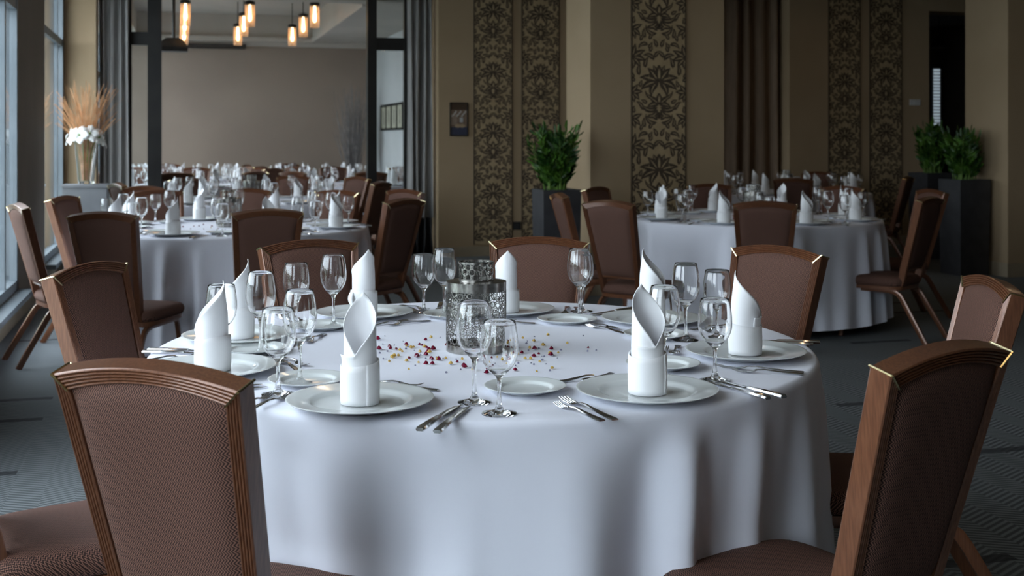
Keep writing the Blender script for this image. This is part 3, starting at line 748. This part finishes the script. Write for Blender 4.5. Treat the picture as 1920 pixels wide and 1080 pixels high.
for X, Y, l in ((2.72,11.45,'very dark chair seen from behind at the front of the dim back right table'), (1.95,12.0,'dim chair at the left of the back right table'),
        (4.05,12.1,'dim chair at the right of the back right table'), (3.55,13.75,'dim chair facing the camera at the back right of the back right table'), (2.25,13.7,'dim chair facing the camera before the taupe curtain')):
    chair(X, Y, *T5, l, G5)
# far room
def inv(p, q): return (p*CO-q*SI, p*SI+q*CO)
FT = [(.12, 15.2, 'front left'), (2.12, 15.0, 'front right'), (.12, 17.75, 'back left'), (2.1, 17.55, 'back right')]
for i, (p, q, nm) in enumerate(FT):
    tb = nm+' far-room table'; X, Y = inv(p, q)
    table(X, Y, i*.7, tb, 'round banquet table, '+nm+' one in the room beyond the opening', 'white cloth on the '+nm+' table of the room beyond the opening'); spread(X, Y, tb, i*11, 0, 20+i)
    for j in range(8):
        a = math.radians(45*j+10+i*9); nmj = WN[j]
        if (p < 1 and nmj in ('left', 'right', 'back left')) or (p > 1 and nmj in ('right',)) or (q > 16 and nmj in ('front', 'back right')): continue
        chair(X+1.22*math.sin(a), Y-1.22*math.cos(a), X, Y, 'chair at the '+nmj+' of the '+tb, 'chairs around the '+tb)

# ================================================================== PLANTS, DECOR
def planter(x, y, w_, h, label, seed, plant_h, n_st=34, lim=1.):
    r = empty('potted_plant', (x, y, 0)); a = w_/2; b = a*.92; t_ = .02
    m = MB().sections([[(-b,-b,0),(b,-b,0),(b,b,0),(-b,b,0)], [(-a,-a,h),(a,-a,h),(a,a,h),(-a,a,h)], [(-a+t_,-a+t_,h),(a-t_,-a+t_,h),(a-t_,a-t_,h),(-a+t_,a-t_,h)], [(-a+t_,-a+t_,h-.06),(a-t_,-a+t_,h-.06),(a-t_,a-t_,h-.06),(-a+t_,a-t_,h-.06)]])
    m.build('planter', planterm, r, smooth=False)
    box('soil', soil, -a+t_, a-t_, -a+t_, a-t_, h-.08, h-.05, r)
    rn = random.Random(seed); st, lf = MB(), MB()
    for i in range(n_st):
        az = rn.uniform(0, 2*PI); r0_ = rn.uniform(0, a*.62); L = plant_h*rn.uniform(.55, 1.02); le = rn.uniform(.04, .30)
        p0 = Vector((r0_*math.cos(az), r0_*math.sin(az), h-.05)); az += rn.uniform(-.5, .5); le *= lim if math.cos(az) > .15 else 1.; pts = []
        for k in range(7):
            t2 = k/6; pts.append(p0+Vector((math.cos(az)*le*L*t2**1.6, math.sin(az)*le*L*t2**1.6, L*t2)))
        st.tube(pts, .006, 5, .002)
        nl = 11
        for k in range(nl):
            t2 = .22+.78*k/(nl-1); q_ = t2*6; i0 = min(5, int(q_)); P = pts[i0].lerp(pts[i0+1], q_-i0); ax = (pts[i0+1]-pts[i0]).normalized()
            for sg in (-1, 1):
                if k == nl-1 and sg == 1: continue
                side = ax.cross(Vector((math.cos(az+k*.35), math.sin(az+k*.35), .1))).normalized()*sg
                d = (side*.85+ax*.75+Vector((rn.uniform(-.2,.2), rn.uniform(-.2,.2), rn.uniform(-.1,.1)))).normalized() if k < nl-1 else ax
                ln = rn.uniform(.07, .115); nrm = d.cross(ax.cross(d)+Vector((.01,0,.01))).normalized(); wv = d.cross(nrm).normalized() if k else nrm
                wv = d.cross(Vector((rn.uniform(-1,1), rn.uniform(-1,1), rn.uniform(-.3,1)))).normalized(); up = d.cross(wv)*.006; h_ = .0145
                lf.add([P, P+d*ln*.4+wv*h_+up, P+d*ln*.75+wv*h_*.7+up, P+d*ln, P+d*ln*.75-wv*h_*.7+up, P+d*ln*.4-wv*h_+up, P+d*ln*.55], [(0,1,6),(1,2,6),(2,3,6),(3,4,6),(4,5,6),(5,0,6)])
    stuff(st.build('stems', stemm, r)); stuff(lf.build('foliage', leafm, r, normals=False)); tag(r, label, 'plant', 'potted plants')
planter(2.976, 9.19, .32, .915, 'bright green leafy plant in a tall square black planter by the pier', 3, .52, 60)
planter(P3[0]-.22, P3[1]+.36, .345, .93, 'leafy plant in a tall dark grey planter before the right pier', 4, .50, 46, .4)
a, b = px2(1722, 13.3); planter(a+.1, b-.1, .36, .95, 'dim bushy plant in the black planter furthest right at the back wall', 5, .58, 40)

# pedestal with vase by the window
pb = (-.85, 12.2)
r = empty('pedestal', (*pb, 0)); MB().box(-.2,.2,-.2,.2,.04,.86).build('body', stonem, r, smooth=False); MB().box(-.21,.21,-.21,.21,.86,.885).build('top_slab', stonem, r, smooth=False); MB().box(-.17,.17,-.17,.17,0,.04).build('plinth', blackm, r, smooth=False)
tag(r, 'square grey pedestal in the corner by the windows', 'pedestal')
r = empty('flower_vase', (*pb, .8855))
MB().lathe([(0,.001),(.070,.001),(.075,.006),(.118,.50),(.114,.50),(.070,.03),(0,.025)], 32).build('vase', glassm, r)
rn = random.Random(5); m = MB()
for i in range(150):
    az = rn.uniform(0, 2*PI); rr = rn.uniform(.01, .07); le = rn.uniform(.05, .34); L = rn.uniform(.62, 1.0); p0 = Vector((rr*.5*math.cos(az), rr*.5*math.sin(az), .035))
    cz = az+rn.uniform(-.8, .8); pts = []
    for k in range(8):
        t2 = k/7; d = le*max(0, t2-.35)**1.5*1.6; pts.append(p0+Vector((rr*math.cos(az)*t2+d*math.cos(cz), rr*math.sin(az)*t2+d*math.sin(cz), L*t2-.25*d*t2)))
    m.tube(pts, .0016, 3, .0028 if i % 3 else .001)
stuff(m.build('dried_grass', grassm, r))
for i, (dx, dy, dz) in enumerate(((-.115,-.06,.46),(-.05,-.13,.475),(.04,-.12,.49),(.115,-.06,.45),(.15,.0,.43),(.10,.09,.47),(-.02,.13,.48),(-.14,.05,.46))):
    f = MB(); cdir = Vector((dx, dy, .05)).normalized(); q_ = cdir.to_track_quat('Z', 'Y').to_matrix().to_4x4(); q_.translation = (dx, dy, dz)
    for k in range(5):
        a = 2*PI*k/5; 
        def pet(u, v, a=a):
            rr = .095*u; sp_ = .72*math.sin(PI*min(1, u*.85+.12)); an = a+(v-.5)*2*sp_; return (rr*math.cos(an), rr*math.sin(an), .022*math.sin(u*2.4)-.02*abs(v-.5))
        f.grid(pet, 5, 6, M=q_)
    o = f.build('blossom', petalm, r, normals=False); 
    c_ = MB().lathe([(0,.0),(.010,.005),(.008,.02),(0,.024)], 10, M=q_).build('blossom_centre', stemm, o)
    MB().tube([(dx, dy, dz), (dx*.55, dy*.55, dz-.08), (dx*.3, dy*.3, .2), (dx*.2, dy*.2, .03)], .004, 5).build('flower_stem', stemm, r)
tag(r, 'glass vase of white blossoms and tall orange dried grass on the pedestal', 'flower vase')
# grey twigs in the far room
tx, ty = on_q(662, 18.7), 18.7
r = empty('twig_arrangement', (tx, ty, 0)); MB().lathe([(0,0),(.14,0),(.17,.35),(.15,.7),(.11,.75),(.10,.74),(.13,.4),(0,.3)], 24).build('floor_vase', planterm, r); m = MB()
for i in range(190):
    az = rn.uniform(0, 2*PI); le = rn.uniform(.02, .34); L = rn.uniform(.9, 1.75); pts = []
    for k in range(7):
        t2 = k/6; pts.append((le*t2*math.cos(az)+rn.uniform(-.012,.012), le*t2*math.sin(az)+rn.uniform(-.012,.012), .45+L*t2))
    m.tube(pts, .0045, 4, .002)
stuff(m.build('twigs', twigm, r)); tag(r, 'bundle of tall grey twigs in a floor vase at the far wall', 'twigs')

# framed photograph on the back wall
def z_of(py, px, q): 
    p = on_q(px, q); return CAMZ-(py-HOR)*(p*SI+q*CO)/F
def patch(name, col, par, x0, x1, z0, z1, y, rough=.3):
    m_ = MATS.get(name) or varied(name, col, tuple(c*1.15 for c in col), rough, 25.)
    return box(name, m_, x0, x1, y, y+.001, z0, z1, par)
x0, x1 = on_q(843, QB), on_q(877, QB); z0, z1 = z_of(255, 860, QB), z_of(192, 860, QB)
r = empty('framed_photograph', ((x0+x1)/2, QB, (z0+z1)/2)); W, H = (x1-x0)/2, (z1-z0)/2
m = MB(); fw = .010
m.box(-W,W,-.02,0,-H,-H+fw).box(-W,W,-.02,0,H-fw,H).box(-W,-W+fw,-.02,0,-H,H).box(W-fw,W,-.02,0,-H,H); m.build('frame', blackm, r, smooth=False)
W -= fw; H -= fw
patch('print', (.20, .14, .10), r, -W, W, -H, H, -.008)
patch('print_ceiling', (.07, .045, .03), r, -W, W, H*.58, H, -.010)
patch('print_wall', (.28, .21, .16), r, -W, -W*.2, -H*.35, H*.35, -.010)
patch('print_window', (.42, .42, .42), r, W*.1, W*.5, -H*.2, H*.1, -.010)
patch('print_carpet', (.05, .055, .09), r, -W, W, -H, -H*.5, -.010)
m = MB()
for i in range(12): m.lathe([(0,0),(.007,0),(0,.001)], 8, M=Matrix.Translation((-W*.8+W*1.6*((i*5) % 12)/11, -.0115, H*(.2+.09*(i % 4)))) @ Matrix.Rotation(PI/2, 4, 'X'))
m.build('print_lamps', petalm, r)
m = MB()
for sx in (-.1, .35): m.lathe([(0,0),(.035,0),(.030,.001),(0,.001)], 14, M=Matrix.Translation((W*sx*1.2, -.0115, -H*.42)) @ Matrix.Rotation(PI/2, 4, 'X') , sy=.6)
m.build('print_tables', wallm, r)
tag(r, 'small framed photograph of a dining room on the beige wall', 'picture')
# four-panel picture on the far-room right wall
r = empty('four_panel_picture', (XFR, 14.75, 1.62))
def on_x(px, x): return x/math.tan(math.atan((px-960)/F)+TH)
ya, yb = on_x(757, XFR), on_x(716, XFR); r.location = (XFR, (ya+yb)/2, 1.66); L = (yb-ya)/2; Hh = .20
box('backing', blackm, -.012, 0, -L, L, -Hh, Hh, r)
m = MB().box(-.025,0,-L,L,-Hh,-Hh+.02).box(-.025,0,-L,L,Hh-.02,Hh)
for k in range(5): y_ = -L+(2*L-.03)*k/4; m.box(-.025, 0, y_, y_+.03, -Hh, Hh)
m.build('frame', blackm, r, smooth=False)
for k in range(4):
    y_ = -L+(2*L)*(k+.5)/4; o = box('print', varied('cream_print_%d' % k, (.36,.34,.26), (.42,.4,.31), .6, 9.), -.014, -.013, y_-L/4+.035, y_+L/4-.035, -Hh+.035, Hh-.035, r); box('print_stalk', twigm, -.016, -.0145, y_-.02, y_+.02, -Hh+.09, Hh-.1, o)
tag(r, 'black frame with four narrow cream prints on the far room wall', 'picture')
# socket and switch
def zwall(px, py, w_, h_, name, m_, lab, cat, detail):
    x = on_q(px, QB); z = z_of(py, px, QB); r = empty(name, (x, QB, z)); m = MB().box(-w_/2,w_/2,-.014,0,-h_/2,h_/2); m.build('plate', m_, r, smooth=False)
    MB().lathe([(0,.0),(.018,0),(.016,.006),(0,.006)], 16, M=Matrix.Translation((0,-.012,0)) @ Matrix.Rotation(PI/2, 4, 'X')).build(detail, m_, r); tag(r, lab, cat)
zwall(969, 423, .09, .09, 'wall_socket', plastic, 'small black wall socket between two damask panels', 'socket', 'socket_face')
zwall(1715, 192, .15, .075, 'light_switch', white_pl, 'pale double light switch right of the last damask panel', 'light switch', 'rocker')

# ---------------------------------------------------------------- far-room lamps
def make_pendant():
    r = empty('pendant_lamp')
    MB().lathe([(.055,.0),(.058,.0),(.058,.27),(.055,.27)], 24).build('shade', shadem, r)
    MB().lathe([(0,.262),(.062,.262),(.062,.30),(.02,.315),(0,.315)], 24).build('cap', blackm, r)
    MB().lathe([(0,.06),(.016,.075),(.022,.11),(.016,.17),(.012,.26),(0,.262)], 14).build('bulb', bulbm, r)
    return r
pend = make_pendant(); first = True
for ci, (px, py) in enumerate(((345, 84), (446, 85), (548, 86))):
    for ri, qd in enumerate((17.4, 15.85, 14.5)):
        x = on_q(px, 17.4)
        zb = z_of(py, px, 17.4); lab = '%s pendant lamp of the %s row in the far room' % (('rearmost', 'middle', 'nearest')[ri], ('left-hand', 'centre', 'right-hand')[ci])
        if first: o = pend; first = False; kids(o); o.location = (x, qd, zb); tag(o, lab, 'lamp', 'glass pendant lamps in the far room')
        else: o = dup(pend, (x, qd, zb), 0, lab, 'lamp', 'glass pendant lamps in the far room')
ROD = MB().lathe([(0,.31),(.006,.31),(.006,3.295-z_of(85, 446, 17.4)),(0,3.295-z_of(85, 446, 17.4))], 8)
rod0 = None
for o in [o for o in COL.objects if o.name.startswith('pendant_lamp')]:
    if rod0 is None: rod0 = ROD.build('rod', blackm, o)
    else: c_ = rod0.copy(); COL.objects.link(c_); c_.parent = o
# projector under the tray ceiling
x, qd = on_q(326, 14.9), 14.9; zb = z_of(97, 326, qd)
r = empty('projector', (x, qd, zb))
MB().sections([[(-.14,-.12,0),(.16,-.12,0),(.16,.12,0),(-.14,.12,0)], [(-.16,-.13,.05),(.165,-.13,.05),(.165,.13,.05),(-.16,.13,.05)], [(-.14,-.11,.12),(.12,-.11,.12),(.12,.11,.12),(-.14,.11,.12)], [(-.09,-.08,.165),(.06,-.08,.165),(.06,.08,.165),(-.09,.08,.165)]]).build('housing', plastic, r, sharp=20)
MB().lathe([(0,0),(.035,0),(.03,.03),(0,.02)], 20, M=Matrix.Translation((-.06,-.12,.05)) @ Matrix.Rotation(PI/2, 4, 'X')).build('lens', glassm, r)
MB().lathe([(0,.16),(.018,.16),(.018,3.295-zb),(0,3.295-zb)], 12).build('mount_pole', blackm, r)
tag(r, 'black projector hanging on a pole below the far room ceiling', 'projector')
box_ = MB().box(-.75,.75,-.04,.04,-.03,.03).build('housing', plastic, None, smooth=False); r = empty('screen_case', (on_q(370, 19.4), 19.36, z_of(86, 400, 19.4))); box_.parent = r
MB().box(-.74,.74,-.012,.012,-.045,-.03).build('bottom_bar', blackm, r, smooth=False); tag(r, 'long thin dark projection screen case on the far wall below the ceiling', 'screen case')
# candle light on a far table
x, y = px2(610, 16.0); r = empty('candle_bowl', (FT[1][0], FT[1][1], TZ+.001))
MB().lathe([(0,0),(.05,0),(.07,.03),(.065,.09),(.06,.09),(.062,.03),(.045,.008),(0,.008)], 24).build('bowl', glassm, r)
for k in range(3): MB().lathe([(0,0),(.013,.008),(.011,.026),(0,.045)], 10, M=Matrix.Translation((.03*math.cos(2.1*k), .03*math.sin(2.1*k), .03))).build('flame', candm, r)
tag(r, 'glass bowl of glowing orange candles on a far room table', 'candle')

# dark room behind the right opening: blind, hanging lamp, cabinet
x = on_q(1757, 16.15); r = empty('window_blind', (x, 16.18, 0)); z0, z1 = z_of(235, 1757, 16.2), z_of(128, 1757, 16.2)
box('backing', blackm, -.10, .10, -.01, 0, z0-.05, z1+.05, r)
for k in range(18): box('slat', blindm, -.055, .055, -.03, -.012, z0+(z1-z0)*k/18, z0+(z1-z0)*(k+.72)/18, r)
tag(r, 'narrow bright slatted window blind in the dark room at right', 'blind')
x = on_q(1760, 14.6); zt = z_of(90, 1760, 14.6); r = empty('hanging_lamp', (x, 14.6, zt))
MB().lathe([(.10,0),(.11,.0),(.07,.12),(.02,.16),(0,.16),(.018,.15),(.06,.115)], 24).build('shade', blackm, r); MB().lathe([(0,.02),(.03,.03),(.03,.06),(0,.09)], 14).build('bulb', emis('dim_bulb', (1,.75,.5), .8), r); MB().lathe([(0,.155),(.006,.155),(.006,3.1-zt),(0,3.1-zt)], 8).build('cord', blackm, r)
tag(r, 'small dark hanging lamp in the dark room at right', 'lamp')
x = on_q(1775, 15.9); r = empty('dark_cabinet', (x-.1, 15.9, 0)); MB().box(-.5,.5,-.2,.25,.06,1.1).build('body', blackm, r, smooth=False)
for sg in (-1, 1): o = box('door', plastic, sg*.25-.24, sg*.25+.24, -.22, -.2, .1, 1.06, r); box('handle', steel, sg*.05-.006, sg*.05+.006, -.235, -.22, .5, .7, o)
box('plinth', blackm, -.48, .48, -.17, .23, 0, .06, r); tag(r, 'dark cabinet against the end wall of the dark room', 'cabinet')

# ---------------------------------------------------------------- main-room ceiling downlights
dl = None
for i in range(4):
    for j in range(3):
        x, y = 1.2+3.2*j, .6+3.6*i; lab = '%s round downlight of the %s row in the main ceiling' % (('left', 'centre', 'right')[j], ('nearest', 'second', 'third', 'rearmost')[i])
        if dl is None:
            dl = empty('downlight'); MB().lathe([(.075,-.008),(.10,-.008),(.105,0),(.075,0)], 28).build('rim', white_pl, dl); MB().lathe([(0,-.003),(.075,-.003),(.075,-.001),(0,-.001)], 28).build('diffuser', downm, dl); kids(dl)
            dl.location = (x, y, CEIL-.001); tag(dl, lab, 'downlight', 'ceiling downlights')
        else: dup(dl, (x, y, CEIL-.001), 0, lab, 'downlight', 'ceiling downlights')
# row of trees added to block the bright sky behind the windows
m = MB(); rn = random.Random(19)
for k in range(5200):
    x = rn.uniform(-26, -2.2); y = 34+rn.gauss(0, 1.2); z = rn.uniform(0, 8+2*math.sin(x*.9)); s_ = rn.uniform(.25, .6); a = rn.uniform(0, 6.28); c_ = math.cos(a)*s_; d_ = math.sin(a)*s_
    m.add([(x-c_, y-d_, z), (x, y, z+s_*.8), (x+c_, y+d_, z), (x, y, z-s_*.8)], [(0,1,2),(0,2,3)])
tag(stuff(m.build('sky_block_trees', hedge, None, smooth=False, normals=False)), 'added row of trees outside, blocking bright sky seen through the windows', 'trees')
# hedge outside the windows
m = MB(); rn = random.Random(9)
for k in range(2600):
    x = -7.5+rn.gauss(0, .5); y = rn.uniform(-6, 31); z = rn.uniform(-.1, 1.5); s = rn.uniform(.12, .3); a = rn.uniform(0, 6.28); c_, s_ = math.cos(a)*s, math.sin(a)*s
    m.add([(x-c_, y-s_, z), (x+c_*.2, y+s_*.2, z+s*.7), (x+c_, y+s_, z+.05), (x, y, z-s*.5)], [(0,1,2),(0,2,3)])
tag(stuff(m.build('hedge', hedge, None, smooth=False, normals=False)), 'dark green hedge outside the windows', 'hedge')
